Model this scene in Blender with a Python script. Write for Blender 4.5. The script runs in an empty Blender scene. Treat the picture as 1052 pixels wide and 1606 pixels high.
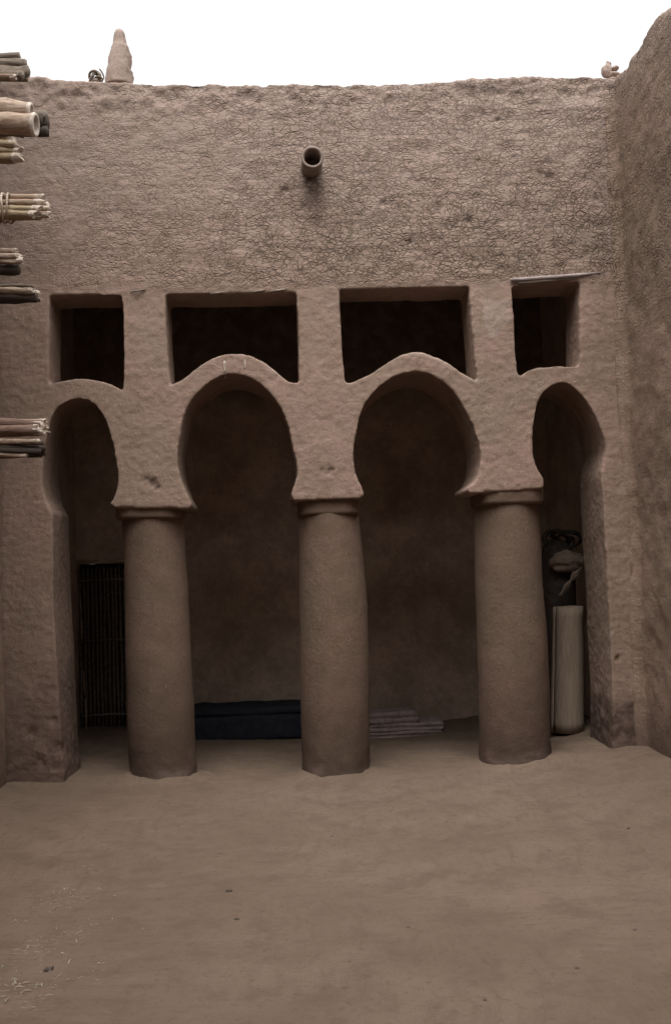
import bpy, bmesh, math, random
from mathutils import Vector, Matrix, noise
from mathutils.geometry import intersect_point_line
random.seed(7)
R = math.radians
scene = bpy.context.scene
col = scene.collection

# ------------------------------------------------------------------ camera
W, H, F = 1052.0, 1606.0, 1624.0
CAM = Vector((0.0, -8.0, 1.6))
yaw, pitch, roll = R(2.65), R(3.45), R(1.9)
fw = Vector((math.sin(yaw)*math.cos(pitch), math.cos(yaw)*math.cos(pitch), math.sin(pitch)))
r0 = fw.cross(Vector((0, 0, 1))).normalized()
u0 = r0.cross(fw).normalized()
rt = r0*math.cos(roll) - u0*math.sin(roll)
up = u0*math.cos(roll) + r0*math.sin(roll)
cd = bpy.data.cameras.new('camera')
cam = bpy.data.objects.new('camera', cd)
col.objects.link(cam)
M = Matrix((rt, up, -fw)).transposed().to_4x4()
M.translation = CAM
cam.matrix_world = M
cd.sensor_fit = 'VERTICAL'
cd.sensor_height = 36.0
cd.lens = 36.0*F/H
cd.clip_end = 500
scene.camera = cam

def ray(px, py):
    return rt*((px-W/2)/F) - up*((py-H/2)/F) + fw
def at(px, py, Y=0.0):
    d = ray(px, py)
    return CAM + d*((Y-CAM.y)/d.y)
def xz(px, py, Y=0.0):
    p = at(px, py, Y)
    return (p.x, p.z)

# ground height, fitted where walls and columns meet it
_gk = []
for px, py, Y in ((20, 1228, 0), (255, 1226, .06), (527, 1224, .06), (806, 1204, .06), (985, 1170, 0)):
    p = at(px, py, Y)
    _gk.append((p.x, p.z))
print('GROUND', [(round(a, 2), round(b, 3)) for a, b in _gk])
def sm(a, b, x):
    t = max(0.0, min(1.0, (x-a)/(b-a)))
    return t*t*(3-2*t)
def gz(x, y):
    if x <= _gk[0][0]: z = _gk[0][1]
    elif x >= _gk[-1][0]: z = _gk[-1][1]
    else:
        for (a, za), (b, zb) in zip(_gk, _gk[1:]):
            if a <= x <= b:
                z = za+(zb-za)*(x-a)/(b-a)
                break
    k = sm(1.6, 2.3, x)
    return z*(sm(-3.2, -.2, y)*(1-k)+sm(-4.2, -1.3, y)*k)

def gn(x, y):
    p = Vector((x, y, 0))
    return .020*noise.fractal(p*.8, 1.0, 2.0, 2)+.008*noise.fractal(p*3.3, 1.0, 2.0, 3)+.004*noise.fractal(p*14, 1.0, 2.0, 3)
def fl(px, py):
    """point on the ground seen at a pixel"""
    d = ray(px, py)
    s = 2.0
    p = CAM+d*s
    while p.z > gz(p.x, p.y)+gn(p.x, p.y) and s < 40:
        s += .02
        p = CAM+d*s
    return p
# ------------------------------------------------------------------ helpers
def tag(o, label=None, cat=None, group=None, kind=None):
    if label: o['label'] = label
    if cat: o['category'] = cat
    if group: o['group'] = group
    if kind: o['kind'] = kind
    return o
def empty(name, loc=(0, 0, 0)):
    o = bpy.data.objects.new(name, None)
    o.location = loc
    o.empty_display_size = .1
    col.objects.link(o)
    return o
def link(name, me, mat=None, parent=None, smooth=True):
    o = bpy.data.objects.new(name, me)
    col.objects.link(o)
    if mat:
        me.materials.clear()
        me.materials.append(mat)
    if smooth:
        me.polygons.foreach_set('use_smooth', [True]*len(me.polygons))
    if parent:
        o.parent = parent
        me.transform(Matrix.Translation(-parent_loc(parent)))
    return o
def parent_loc(o):
    v = Vector((0, 0, 0))
    while o:
        v = v + o.location
        o = o.parent
    return v
def finish(name, bm, mat=None, parent=None, smooth=True, origin=None):
    bmesh.ops.recalc_face_normals(bm, faces=bm.faces)
    me = bpy.data.meshes.new(name)
    bm.to_mesh(me)
    bm.free()
    if origin is not None:
        me.transform(Matrix.Translation(-Vector(origin)))
    o = link(name, me, mat, parent, smooth)
    if origin is not None:
        o.location = origin
    return o
def fbm(p, s, oct=3):
    return noise.fractal(Vector(p)*s, 1.0, 2.0, oct)

def solid(splines, y0, y1):
    """outer outline and holes (lists of x, z) as a closed slab between y0 and y1"""
    cu = bpy.data.curves.new('outline', 'CURVE')
    cu.dimensions = '2D'
    cu.fill_mode = 'BOTH'
    cu.extrude = abs(y1-y0)/2
    for pts in splines:
        sp = cu.splines.new('POLY')
        sp.points.add(len(pts)-1)
        for q, (x, z) in zip(sp.points, pts):
            q.co = (x, z, 0, 1)
        sp.use_cyclic_u = True
    ob = bpy.data.objects.new('outline', cu)
    col.objects.link(ob)
    dg = bpy.context.evaluated_depsgraph_get()
    me = bpy.data.meshes.new_from_object(ob.evaluated_get(dg))
    bpy.data.objects.remove(ob)
    bpy.data.curves.remove(cu)
    # curve lies in xy: turn y -> z
    m = Matrix(((1, 0, 0, 0), (0, 0, -1, (y0+y1)/2), (0, 1, 0, 0), (0, 0, 0, 1)))
    me.transform(m)
    return me
def remesh(meshes, voxel, smooth_it=3, fac=.5):
    bm = bmesh.new()
    for me in meshes:
        bm.from_mesh(me)
    bmesh.ops.remove_doubles(bm, verts=bm.verts, dist=1e-5)
    bmesh.ops.recalc_face_normals(bm, faces=bm.faces)
    me = bpy.data.meshes.new('raw')
    bm.to_mesh(me)
    bm.free()
    ob = bpy.data.objects.new('raw', me)
    col.objects.link(ob)
    m = ob.modifiers.new('v', 'REMESH')
    m.mode = 'VOXEL'
    m.voxel_size = voxel
    if smooth_it:
        s = ob.modifiers.new('s', 'SMOOTH')
        s.iterations = smooth_it
        s.factor = fac
    dg = bpy.context.evaluated_depsgraph_get()
    out = bpy.data.meshes.new_from_object(ob.evaluated_get(dg))
    bpy.data.objects.remove(ob)
    return out
def push(me, fn):
    """move every vertex along its (original) normal"""
    ns = [Vector(q.vector) for q in me.vertex_normals]
    cs = [v.co.copy() for v in me.vertices]
    flat = []
    for c, n in zip(cs, ns): flat.extend(c+n*fn(c))
    me.vertices.foreach_set('co', flat)
    me.update()
def catmull(pts, n=6, closed=False):
    out = []
    L = len(pts)
    for i in range(L if closed else L-1):
        p = [Vector(pts[(i+k) % L]) if closed else Vector(pts[max(0, min(L-1, i+k))]) for k in (-1, 0, 1, 2)]
        for j in range(n):
            t = j/n
            out.append(.5*((2*p[1])+(p[2]-p[0])*t+(2*p[0]-5*p[1]+4*p[2]-p[3])*t*t+(3*p[1]-p[0]-3*p[2]+p[3])*t**3))
    if not closed: out.append(Vector(pts[-1]))
    return out
def tube(bm, pts, radii, seg=10, cap=True, jitter=0.0, flat=1.0, hollow=0.0):
    """tube along 3-D points; hollow>0 opens the far end with a wall of that share"""
    rings = []
    n = len(pts)
    prev = None
    for i, p in enumerate(pts):
        t = (pts[min(n-1, i+1)]-pts[max(0, i-1)]).normalized()
        a = prev if prev is not None else (Vector((0, 0, 1)) if abs(t.z) < .9 else Vector((1, 0, 0)))
        b = (a - t*a.dot(t)).normalized()
        c = t.cross(b)
        prev = b
        r = radii[i]
        ring = []
        for k in range(seg):
            ang = 2*math.pi*k/seg
            rr = r*(1+jitter*noise.noise(Vector((math.cos(ang)*2, math.sin(ang)*2, 0))+p*9))
            ring.append(bm.verts.new(p+b*(math.cos(ang)*rr)+c*(math.sin(ang)*rr*flat)))
        rings.append(ring)
    if hollow:
        t = (pts[-1]-pts[-2]).normalized()
        c0 = pts[-1]
        for depth, sc in ((0.0, 1-hollow), (-.12, 1-hollow)):
            rings.append([bm.verts.new(c0+(v.co-c0)*sc+t*depth) for v in rings[n-1]])
    for a, b in zip(rings, rings[1:]):
        for k in range(seg):
            bm.faces.new((a[k], a[(k+1) % seg], b[(k+1) % seg], b[k]))
    if cap:
        bm.faces.new(rings[0][::-1])
        bm.faces.new(rings[-1])
def ellipsoid(bm, c, r, sub=2, jit=.0, fr=6):
    res = bmesh.ops.create_icosphere(bm, subdivisions=sub, radius=1)
    for v in res['verts']:
        k = 1+jit*noise.noise(v.co*1.3+Vector(c)*fr)
        v.co = Vector((v.co.x*r[0]*k, v.co.y*r[1]*k, v.co.z*r[2]*k))+Vector(c)

# ------------------------------------------------------------------ materials
class NT:
    def __init__(s, name):
        s.m = bpy.data.materials.new(name)
        s.m.use_nodes = True
        s.t = s.m.node_tree
        s.b = s.t.nodes['Principled BSDF']
        s.b.inputs['Roughness'].default_value = .95
        s.b.inputs['Specular IOR Level'].default_value = .15
        s.co = s.t.nodes.new('ShaderNodeTexCoord').outputs['Object']
    def n(s, ty, **kw):
        nd = s.t.nodes.new(ty)
        for k, v in kw.items():
            if k in nd.inputs: s.put(nd.inputs[k], v)
            else: setattr(nd, k, v)
        return nd
    def put(s, sock, v):
        if hasattr(v, 'is_output'): s.t.links.new(v, sock)
        else: sock.default_value = v
    def math(s, op, a, b=None, clamp=False):
        nd = s.t.nodes.new('ShaderNodeMath')
        nd.operation = op
        nd.use_clamp = clamp
        s.put(nd.inputs[0], a)
        if b is not None: s.put(nd.inputs[1], b)
        return nd.outputs[0]
    def noise(s, scale, detail=4, rough=.55, co=None, dist=0.0):
        nd = s.n('ShaderNodeTexNoise', Scale=scale, Detail=detail, Roughness=rough, Distortion=dist)
        s.put(nd.inputs['Vector'], co if co is not None else s.co)
        return nd.outputs['Fac']
    def map(s, v, a, b, c=0.0, d=1.0, smooth=True):
        nd = s.t.nodes.new('ShaderNodeMapRange')
        if smooth: nd.interpolation_type = 'SMOOTHSTEP'
        s.put(nd.inputs[0], v)
        for i, q in enumerate((a, b, c, d)): s.put(nd.inputs[i+1], q)
        return nd.outputs[0]
    def scale(s, v3, co=None):
        nd = s.t.nodes.new('ShaderNodeMapping')
        s.put(nd.inputs['Vector'], co if co is not None else s.co)
        nd.inputs['Scale'].default_value = v3
        return nd.outputs[0]
    def mix(s, f, a, b, mode='MIX'):
        nd = s.t.nodes.new('ShaderNodeMix')
        nd.data_type = 'RGBA'
        nd.blend_type = mode
        nd.clamp_factor = True
        s.put(nd.inputs['Factor'], f)
        s.put(nd.inputs[6], a if hasattr(a, 'is_output') else (*a, 1))
        s.put(nd.inputs[7], b if hasattr(b, 'is_output') else (*b, 1))
        return nd.outputs[2]
    def attr(s, name):
        nd = s.t.nodes.new('ShaderNodeAttribute')
        nd.attribute_name = name
        return nd.outputs['Fac']
    def color(s, c):
        s.put(s.b.inputs['Base Color'], c if hasattr(c, 'is_output') else (*c, 1))
    def bump(s, h, strength=1.0, dist=.01, prev=None):
        nd = s.t.nodes.new('ShaderNodeBump')
        nd.inputs['Strength'].default_value = strength
        nd.inputs['Distance'].default_value = dist
        s.put(nd.inputs['Height'], h)
        if prev is not None: s.put(nd.inputs['Normal'], prev)
        s.put(s.b.inputs['Normal'], nd.outputs[0])
        return nd.outputs[0]

MUD = (.272, .195, .157)
def mud(name, base=MUD, cracks=False, grain=1.0, mottle=False):
    q = NT(name)
    co = q.co
    b = base
    c1 = q.noise(1.1, 4, .6)
    c2 = q.noise(6.5, 6, .72)
    c3 = q.noise(42, 4, .75)
    colr = q.mix(q.map(c1, .34, .66), (b[0]*.88, b[1]*.91, b[2]*.86), (b[0]*1.09, b[1]*1.03, b[2]*1.03))
    c0 = q.noise(2.6, 4, .65)
    colr = q.mix(q.map(c0, .50, .66, 0, .6), colr, (b[0]*.93, b[1]*.95, b[2]*.90))
    colr = q.mix(q.map(c0, .36, .48, .5, 0), colr, (b[0]*1.10, b[1]*1.03, b[2]*1.07))
    colr = q.mix(q.map(c2, .40, .66, 0, .7), colr, (b[0]*.80, b[1]*.78, b[2]*.72))
    colr = q.mix(q.map(c3, .50, .70, 0, .62), colr, (b[0]*.62, b[1]*.60, b[2]*.56))
    # pale straw flecks in the plaster
    st = q.noise(1.0, 2, .5, co=q.scale((110, 110, 40)))
    colr = q.mix(q.map(st, .64, .74, 0, .55), colr, (b[0]*1.75, b[1]*1.8, b[2]*1.85))
    sp = q.noise(10, 3, .6)
    colr = q.mix(q.map(sp, .66, .73, 0, .4), colr, (b[0]*.5, b[1]*.47, b[2]*.44))
    if mottle:
        mo = q.noise(3.2, 6, .75)
        colr = q.mix(q.map(mo, .34, .66, .6, 0), colr, (b[0]*.45, b[1]*.43, b[2]*.42))
    damp_shade = q.attr('damp_shade')
    dn = q.math('MULTIPLY', damp_shade, q.map(q.noise(7, 4, .7), .2, .62, .45, 1.0))
    pale = q.attr('pale')
    colr = q.mix(q.math('MULTIPLY', pale, q.map(c2, .35, .65, 1, .55)), colr, (.312, .246, .214))
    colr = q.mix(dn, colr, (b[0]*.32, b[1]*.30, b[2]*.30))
    h = q.math('MULTIPLY', q.noise(24, 7, .72), .0065*grain)
    h = q.math('ADD', h, q.math('MULTIPLY', c3, -.0035*grain))
    if cracks:
        cr = q.attr('crack')
        wv = q.n('ShaderNodeTexNoise', Scale=8.0, Detail=2, Roughness=.5)
        q.put(wv.inputs['Vector'], co)
        add = q.t.nodes.new('ShaderNodeVectorMath'); add.operation = 'MULTIPLY_ADD'
        q.put(add.inputs[0], wv.outputs['Color']); add.inputs[1].default_value = (.055, .055, .05); q.put(add.inputs[2], co)
        wid = q.noise(4.0, 3, .6)
        lines = []
        for sc, th in (((13, 13, 18), .085), ((25, 25, 34), .15)):
            vv = q.n('ShaderNodeTexVoronoi', feature='DISTANCE_TO_EDGE', Scale=1.0, Randomness=1.0)
            q.put(vv.inputs['Vector'], q.scale(sc, add.outputs[0]))
            lines.append(q.map(q.math('DIVIDE', vv.outputs['Distance'], q.math('MAXIMUM', q.map(wid,   .36, .62, .35, 1.3), .05)), .0, th, 1, 0))
        gate = q.map(c2, .40, .56, .22, 1)
        gate2 = q.map(q.noise(5.3, 5, .7, co=q.scale((1, 1, 1.9))), .36, .54)
        big = q.math('MULTIPLY', lines[0], gate)
        small = q.math('MULTIPLY', q.math('MULTIPLY', lines[1], gate2), .85)
        ck = q.math('MULTIPLY', q.math('MAXIMUM', big, small), cr)
        colr = q.mix(q.math('MULTIPLY', ck, .52), colr, (.065, .046, .036))
        band = q.noise(1.0, 5, .65, co=q.scale((1.3, 1.3, 13)))
        pits = q.map(q.noise(17, 3, .6, co=q.scale((1, 1, 1.5))), .60, .72)
        pits = q.math('MULTIPLY', pits, q.math('MULTIPLY', cr, .8))
        colr = q.mix(q.math('MULTIPLY', pits, .4), colr, (.085, .062, .050))
        h = q.math('ADD', h, q.math('MULTIPLY', ck, -.010))
        h = q.math('ADD', h, q.math('MULTIPLY', pits, -.012))
        h = q.math('ADD', h, q.math('MULTIPLY', band, q.math('ADD', q.math('MULTIPLY', cr, .018), .003)))
    q.bump(h, 1.0, 1.0)
    q.color(colr)
    return q.m

M_wall = mud('mud_plaster', cracks=True)
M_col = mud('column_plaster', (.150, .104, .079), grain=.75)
M_side = mud('side_wall_plaster', (.255, .184, .144), cracks=True, grain=1.3)
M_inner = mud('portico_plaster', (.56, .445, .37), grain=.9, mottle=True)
M_far = mud('pinnacle_mud', (.30, .232, .205), grain=1.2)

def ground_mat():
    q = NT('trodden_earth')
    b = (.153, .110, .082)
    w = q.noise(.9, 3, .6)
    colr = q.mix(q.map(w, .3, .7), (b[0]*.88, b[1]*.87, b[2]*.85), (b[0]*1.06, b[1]*1.05, b[2]*1.05))
    sw = q.n('ShaderNodeTexNoise', Scale=.8, Detail=2)
    q.put(sw.inputs['Vector'], q.co)
    add = q.t.nodes.new('ShaderNodeVectorMath'); add.operation = 'MULTIPLY_ADD'
    q.put(add.inputs[0], sw.outputs['Color']); add.inputs[1].default_value = (.55, .55, 0); q.put(add.inputs[2], q.co)
    s1 = q.noise(1, 5, .65, co=q.scale((2.2, 13, 1), add.outputs[0]))
    s2 = q.noise(1, 5, .65, co=q.scale((16, 2.6, 1), add.outputs[0]))
    pick = q.map(q.noise(.55, 2, .5), .36, .52)
    st = q.t.nodes.new('ShaderNodeMix'); st.data_type = 'FLOAT'
    q.put(st.inputs[0], pick); q.put(st.inputs[2], s1); q.put(st.inputs[3], s2)
    st = st.outputs[0]
    colr = q.mix(q.map(st, .46, .70, 0, .5), colr, (b[0]*.70, b[1]*.68, b[2]*.65))
    blot = q.noise(3.4, 6, .72)
    colr = q.mix(q.map(blot, .47, .64, 0, .75), colr, (b[0]*.74, b[1]*.72, b[2]*.70))
    colr = q.mix(q.map(blot, .30, .44, .5, 0), colr, (b[0]*1.2, b[1]*1.2, b[2]*1.22))
    sp = q.noise(9, 4, .75)
    colr = q.mix(q.map(sp, .62, .74, 0, .4), colr, (b[0]*.66, b[1]*.64, b[2]*.60))
    g = q.noise(85, 3, .75)
    colr = q.mix(q.map(g, .52, .75, 0, .5), colr, (b[0]*.68, b[1]*.66, b[2]*.62))
    damp_shade = q.attr('damp_shade')
    colr = q.mix(damp_shade, colr, (b[0]*.55, b[1]*.52, b[2]*.5))
    pale = q.attr('pale')
    sc_ = q.noise(1, 6, .78, co=q.scale((30, 55, 1), add.outputs[0]))
    colr = q.mix(q.math('MULTIPLY', pale, q.map(sc_, .52, .70)), colr, (b[0]*2.3, b[1]*2.45, b[2]*2.7))
    pk = q.noise(22, 6, .75)
    colr = q.mix(q.map(pk, .54, .66, 0, .62), colr, (b[0]*.60, b[1]*.57, b[2]*.53))
    fl_ = q.noise(150, 2, .6)
    colr = q.mix(q.map(fl_, .66, .76, 0, .5), colr, (b[0]*1.7, b[1]*1.7, b[2]*1.75))
    h = q.math('MULTIPLY', q.noise(7, 8, .72), .028)
    h = q.math('ADD', h, q.math('MULTIPLY', st, .005))
    h = q.math('ADD', h, q.math('MULTIPLY', pk, -.008))
    q.bump(h, .6, 1.0)
    q.color(colr)
    return q.m
M_ground = ground_mat()

def fibre(name, light, dark, sc=(6, 90, 90), rough=.8):
    q = NT(name)
    q.b.inputs['Roughness'].default_value = rough
    f = q.noise(1, 4, .65, co=q.scale(sc))
    rnd = q.n('ShaderNodeObjectInfo').outputs['Random']
    c = q.mix(q.map(f, .35, .68), light, dark)
    c = q.mix(q.math('MULTIPLY', rnd, .55), c, dark)
    q.color(c)
    q.bump(f, .6, .008)
    return q.m
M_stick = fibre('dry_palm_wood', (.52, .41, .33), (.23, .155, .105))
M_grey = fibre('weathered_wood', (.30, .25, .21), (.13, .10, .075))
M_yellow = fibre('yellow_cane', (.47, .385, .27), (.24, .175, .105))
M_red = fibre('reddish_pole_wood', (.25, .165, .13), (.12, .072, .055), rough=.5)
M_dark = fibre('dark_stained_wood', (.085, .065, .052), (.045, .034, .028))
M_end = fibre('pale_cut_end', (.66, .58, .51), (.44, .36, .30), (40, 40, 40))
M_rope = fibre('palm_fibre_binding', (.60, .50, .42), (.34, .26, .20), (60, 20, 60))
M_clay = fibre('fired_clay', (.30, .235, .20), (.19, .145, .12), (14, 14, 14), .9)
M_lintel = fibre('grey_driftwood', (.42, .36, .35), (.24, .19, .18), (5, 60, 60))
def simple(name, c, c2, scale=30, bump=.3, bd=.005, rough=.9):
    q = NT(name)
    q.b.inputs['Roughness'].default_value = rough
    f = q.noise(scale, 4, .6)
    q.color(q.mix(q.map(f, .35, .65), c, c2))
    q.bump(f, bump, bd)
    return q.m
M_blue = simple('dark_blue_cotton', (.018, .021, .031), (.027, .030, .038), 14, .4, .02)
M_cane = simple('dark_old_cane', (.21, .175, .145), (.12, .10, .085), 30)
M_door = simple('black_door_wood', (.040, .034, .033), (.06, .05, .046), 20)
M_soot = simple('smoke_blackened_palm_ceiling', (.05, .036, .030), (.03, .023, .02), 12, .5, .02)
M_cloth = simple('pale_tan_cloth', (.26, .20, .155), (.18, .135, .105), 12, .4, .01)
M_blanket = simple('dusky_pink_blanket', (.27, .21, .195), (.19, .145, .135), 18, .4, .01)
M_black = simple('dark_wool', (.05, .04, .036), (.075, .06, .05), 25, .5, .01)
M_hose = simple('dark_green_rope', (.075, .074, .064), (.05, .05, .043), 60, .4, .004)
M_stone = simple('dark_pebble', (.07, .055, .045), (.11, .09, .075), 60, .4, .003)
M_litter = simple('bleached_straw', (.46, .40, .34), (.27, .22, .18), 50, .2, .002)
def mat_weave():
    q = NT('woven_straw_mat')
    w = q.n('ShaderNodeTexWave', wave_type='BANDS', bands_direction='Z', Scale=22.0, Distortion=1.2, Detail=2)
    q.put(w.inputs['Vector'], q.co)
    f = q.noise(1, 3, .6, co=q.scale((90, 90, 6)))
    c = q.mix(q.map(f, .35, .68), (.27, .208, .158), (.21, .158, .117))
    c = q.mix(q.math('MULTIPLY', q.map(w.outputs['Fac'], 0, .22, 1, 0), .2), c, (.14, .105, .075))
    q.color(c)
    q.bump(q.math('ADD', q.math('MULTIPLY', w.outputs['Fac'], .2), q.math('MULTIPLY', f, .5)), .4, .006)
    return q.m
M_mat = mat_weave()

# ------------------------------------------------------------------ traced outlines (photograph pixels)
win = [
 [(78,463),(110,463),(150,463),(190,463),(193,500),(194,531),(194,580),(193,614),(184,607),(171,601),(154,596),(125,593),(94,597),(78,601),(77,560),(77,500)],
 [(261,461),(330,461),(400,460),(465,459),(467,500),(468,530),(469,601),(452,598),(424,575),(405,563),(390,557),(367,554),(341,558),(313,573),(287,595),(267,604),(264,560),(262,510)],
 [(531,453),(600,452),(670,451),(735,449),(738,490),(742,530),(748,598),(742,595),(717,581),(700,570),(682,561),(654,553),(628,557),(603,570),(577,587),(554,598),(542,601),(538,560),(534,500)],
 [(803,450),(850,446),(909,441),(909,490),(909,540),(907,574),(890,574),(875,573),(843,575),(826,581),(813,587),(809,550),(806,500)],
]
arch = [
 # from lower left round to lower right
 [(82,805),(72,785),(68,768),(67,745),(69,715),(75,680),(83,653),(97,635),(123,626),(146,633),(164,658),(174,688),(182,725),(185,755),(181,778),(174,790),(180,796)],
 [(296,797),(300,792),(293,776),(283,749),(279,715),(283,681),(291,645),(311,615),(340,593),(370,587),(402,598),(432,627),(450,662),(458,698),(465,727),(465,749),(457,774),(461,785)],
 [(564,781),(570,776),(566,762),(557,741),(554,709),(560,675),(570,639),(592,610),(619,591),(651,583),(681,590),(710,613),(731,648),(745,681),(752,709),(751,736),(744,755),(732,767),(737,774)],
 [(848,766),(853,761),(851,750),(840,732),(835,709),(836,675),(846,627),(862,608),(880,601),(897,607),(916,627),(932,652),(944,680),(950,703),(947,722),(943,745),(945,775),(947,815)],
]
top = [(-90,118),(-20,120),(50,121),(100,125),(150,128),(250,131),(350,132),(430,131),(520,131),(600,130),(700,127),(780,124),(850,120),(900,120),(945,121),(1000,118),(1090,114)]
P = lambda pts, Y=0.0: [xz(a, b, Y) for a, b in pts]
def smooth2(pts, n=4):
    return [(v[0], v[1]) for v in catmull([(a, b, 0) for a, b in pts], n)]

def facade_outline(Y, archs, topline=None, leftx=None, rightx=None):
    o = []
    t = topline
    o += P(t, Y)
    o += P([(1120,1260)], Y)
    o += P([(962,1260),(959,1060),(953,917)], Y)
    o += P(smooth2(archs[3])[::-1], Y)
    o += P(smooth2(archs[2])[::-1], Y)
    o += P(smooth2(archs[1])[::-1], Y)
    o += P(smooth2(archs[0])[::-1], Y)
    o += P([(84,934),(92,1095),(104,1270),(-110,1270)], Y)
    return o
def sill(w, i0):
    n0 = len(w)
    return w
for k, (a, b) in enumerate(((7, 13), (7, 15), (6, 15), (7, 12))):
    seg_ = smooth2(win[k][a:b+1], 4)
    win[k] = win[k][:a]+seg_+win[k][b+1:]
slab1 = solid([facade_outline(0, arch, top)] + [P(w) for w in win], 0.0, .42)
# rear, deeper ring of the arches: stops at the arch crowns, soffit a hand lower
toplow = [(-110,592),(60,598),(94,596),(125,592),(154,595),(184,606),(230,612),(267,606),(287,596),(313,574),(341,559),(367,555),(390,558),(424,576),(452,599),(500,606),(554,599),(577,588),(603,571),(628,558),(654,554),(682,562),(717,582),(742,596),(780,592),(826,582),(843,576),(875,574),(905,575),(1100,572)]
def inset(a, k):
    xs = [p[0] for p in a]; cx = (min(xs)+max(xs))/2
    out = []
    for x, y in a:
        w = sm(760, 640, y)
        out.append((x, y+3*w*k))
    return out
# both slabs share real-world outlines, so rear one is traced on the front plane and pushed back
slab2 = solid([facade_outline(0, [inset(a, 1) for a in arch], toplow)], .38, .63)
raw = remesh([slab1, slab2], .0125, 6, .5)

zl = at(500, 455).z
holes = [[Vector((*p, 0)) for p in P(smooth2(a))] for a in arch]
zcap = [at(130, 752).z, at(372, 752).z, at(655, 745).z, at(890, 740).z]
tops = [at(*p).z for p in ((125, 593), (367, 554), (654, 553), (878, 573))]

spout_p = at(490, 246, -.21)
spx, spz = spout_p.x, spout_p.z
def seg_d(p, a, b):
    ab = b-a
    t = max(0, min(1, (p-a).dot(ab)/max(ab.length_squared, 1e-9)))
    return (p-a-ab*t).length
streaks = [((352,566),(353,592),.008,.9), ((384,563),(384,577),.007,.8), ((584,584),(581,594),.010,.6), ((336,574),(337,588),.005,.3)]
streaks = [(Vector((*xz(*a), 0)), Vector((*xz(*b), 0)), w, s) for a, b, w, s in streaks]
patch = [Vector((*xz(*p), 0)) for p in ((758,470),(800,468),(800,500),(786,520),(775,533),(764,522),(757,500))]
def inpoly(p, poly):
    c = False
    j = len(poly)-1
    for i in range(len(poly)):
        a, b = poly[i], poly[j]
        if (a.y > p.y) != (b.y > p.y) and p.x < (b.x-a.x)*(p.y-a.y)/(b.y-a.y)+a.x: c = not c
        j = i
    return c
xL0, xR0 = at(5, 600).x, at(975, 300).x
basez_l = gz(-2, 0)
crk, dmp_shade, pal, stk = [], [], [], []
chips = [(Vector((*xz(a, b), 0)), r/203, d) for a, b, r, d in ((240,757,9,.9),(229,752,6,.6),(247,764,6,.8),(518,738,8,.6),(505,738,5,.4),(968,1033,5,.8),(780,187,5,.8),(861,277,9,.9),(846,272,7,.7),(600,318,6,.6),(447,297,7,.7),(440,305,5,.6),(690,322,8,.6),(1000,1090,5,.4),(330,420,5,.5),(640,380,7,.6),(735,345,8,.6),(745,690,5,.4),(735,668,6,.5),(95,1175,10,.6),(50,1150,9,.7),(60,1195,12,.8),(85,1130,7,.6))]
crest = [Vector((*xz(*p), 0)) for w_, (a, b) in zip(win, ((7, 31), (7, 39), (6, 42), (7, 27))) for p in w_[a:b]]
rawn = [Vector(x.vector) for x in raw.vertex_normals]
flatco = []
for vi_, v in enumerate(raw.vertices):
    p = v.co.copy()
    n = rawn[vi_]
    rough = .007+.009*sm(zl-.1, zl+.1, p.z)
    a = fbm(p, 1.2, 2)*.012 + fbm(p, 6, 3)*rough*(.3+.25*sm(-1.6, .2, p.x)) + fbm(p, 22, 2)*.0035
    # ragged crest of the parapet
    if p.z > 5.1: a += .018*sm(5.1, 5.42, p.z)*fbm(p+Vector((4, 0, 0)), 9, 3)
    # eroded feet of the piers
    ft = sm(.55, .05, p.z-gz(p.x, p.y))
    a += ft*.008*fbm(p, 9, 3)
    q2 = Vector((p.x, p.z, 0))
    chip = 0.0
    if p.y < .1:
        for cc_, cr_, cd_ in chips:
            dd_ = (q2-cc_).length
            if dd_ < cr_*1.6: chip = max(chip, cd_*sm(cr_*1.2, cr_*.3, dd_*(1+.7*noise.noise(p*45))))
    a -= chip*.018
    flatco.extend(p + n*a)
    # crack mask
    c = sm(zl-.02, zl+.12, p.z)*(.55+.45*sm(-1.2, .5, p.x+.35*fbm(p, .9, 2)))
    c *= .70+.30*sm(4.9, 4.2, p.z)
    c *= sm(-2.2, -1.2, p.x)*.6+.4
    c = max(c, .02)
    crk.append(c)
    d = sm(.42, .05, p.z-gz(p.x, p.y)+.12*fbm(p, 4, 2))*.75
    if p.x > 1: d = max(d, 1.0*sm(.42, .22, p.z-gz(p.x, p.y)+.10*fbm(p, 5, 2))*sm(2.35, 2.5, p.x+.1))
    # wet run below the spout
    if p.z < spz: d = max(d, .85*sm(.11, .02, abs(p.x-spx+.03*fbm(p, 5, 2)))*sm(spz-.6, spz-.02, p.z)*sm(.05, -.02, p.y))
    if p.x < -1.5: d = max(d, .80*sm(1.5, .1, p.z-gz(p.x, p.y)+.22*fbm(p, 4, 3)))  # left pier: moisture stain at the foot plus shade painted into the colour
    d = max(d, chip*.75)
    dmp_shade.append(d)
    pl = .0
    if p.y < .1 and inpoly(q2, patch): pl = .55
    if p.y < .1: pl = max(pl, .30*sm(.2, .04, abs(p.x-spx-.11))*sm(.1, .0, abs(p.z-spz+.16)))
    pl = max(pl, .70*sm(3.4, 5.3, p.z+.25*fbm(p, 2, 2)))  # upper wall paled in the colour, partly imitating glare
    if p.y < .25 and tops[0]-.4 < p.z < tops[1]+.1:
        dm = min((q2-c_).length_squared for c_ in crest)
        if dm < .0036: pl = max(pl, .55*sm(.05, .012, math.sqrt(dm))*(.5+.8*noise.noise(p*7)))  # light catching the arch rims, painted in as paler colour
    pal.append(pl)
    s = 0.0
    stk.append(s)
for nm, arr in (('crack', crk), ('damp_shade', dmp_shade), ('pale', pal)):
    at_ = raw.attributes.new(nm, 'FLOAT', 'POINT')
    at_.data.foreach_set('value', arr)
raw.vertices.foreach_set('co', flatco)
raw.update()
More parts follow.
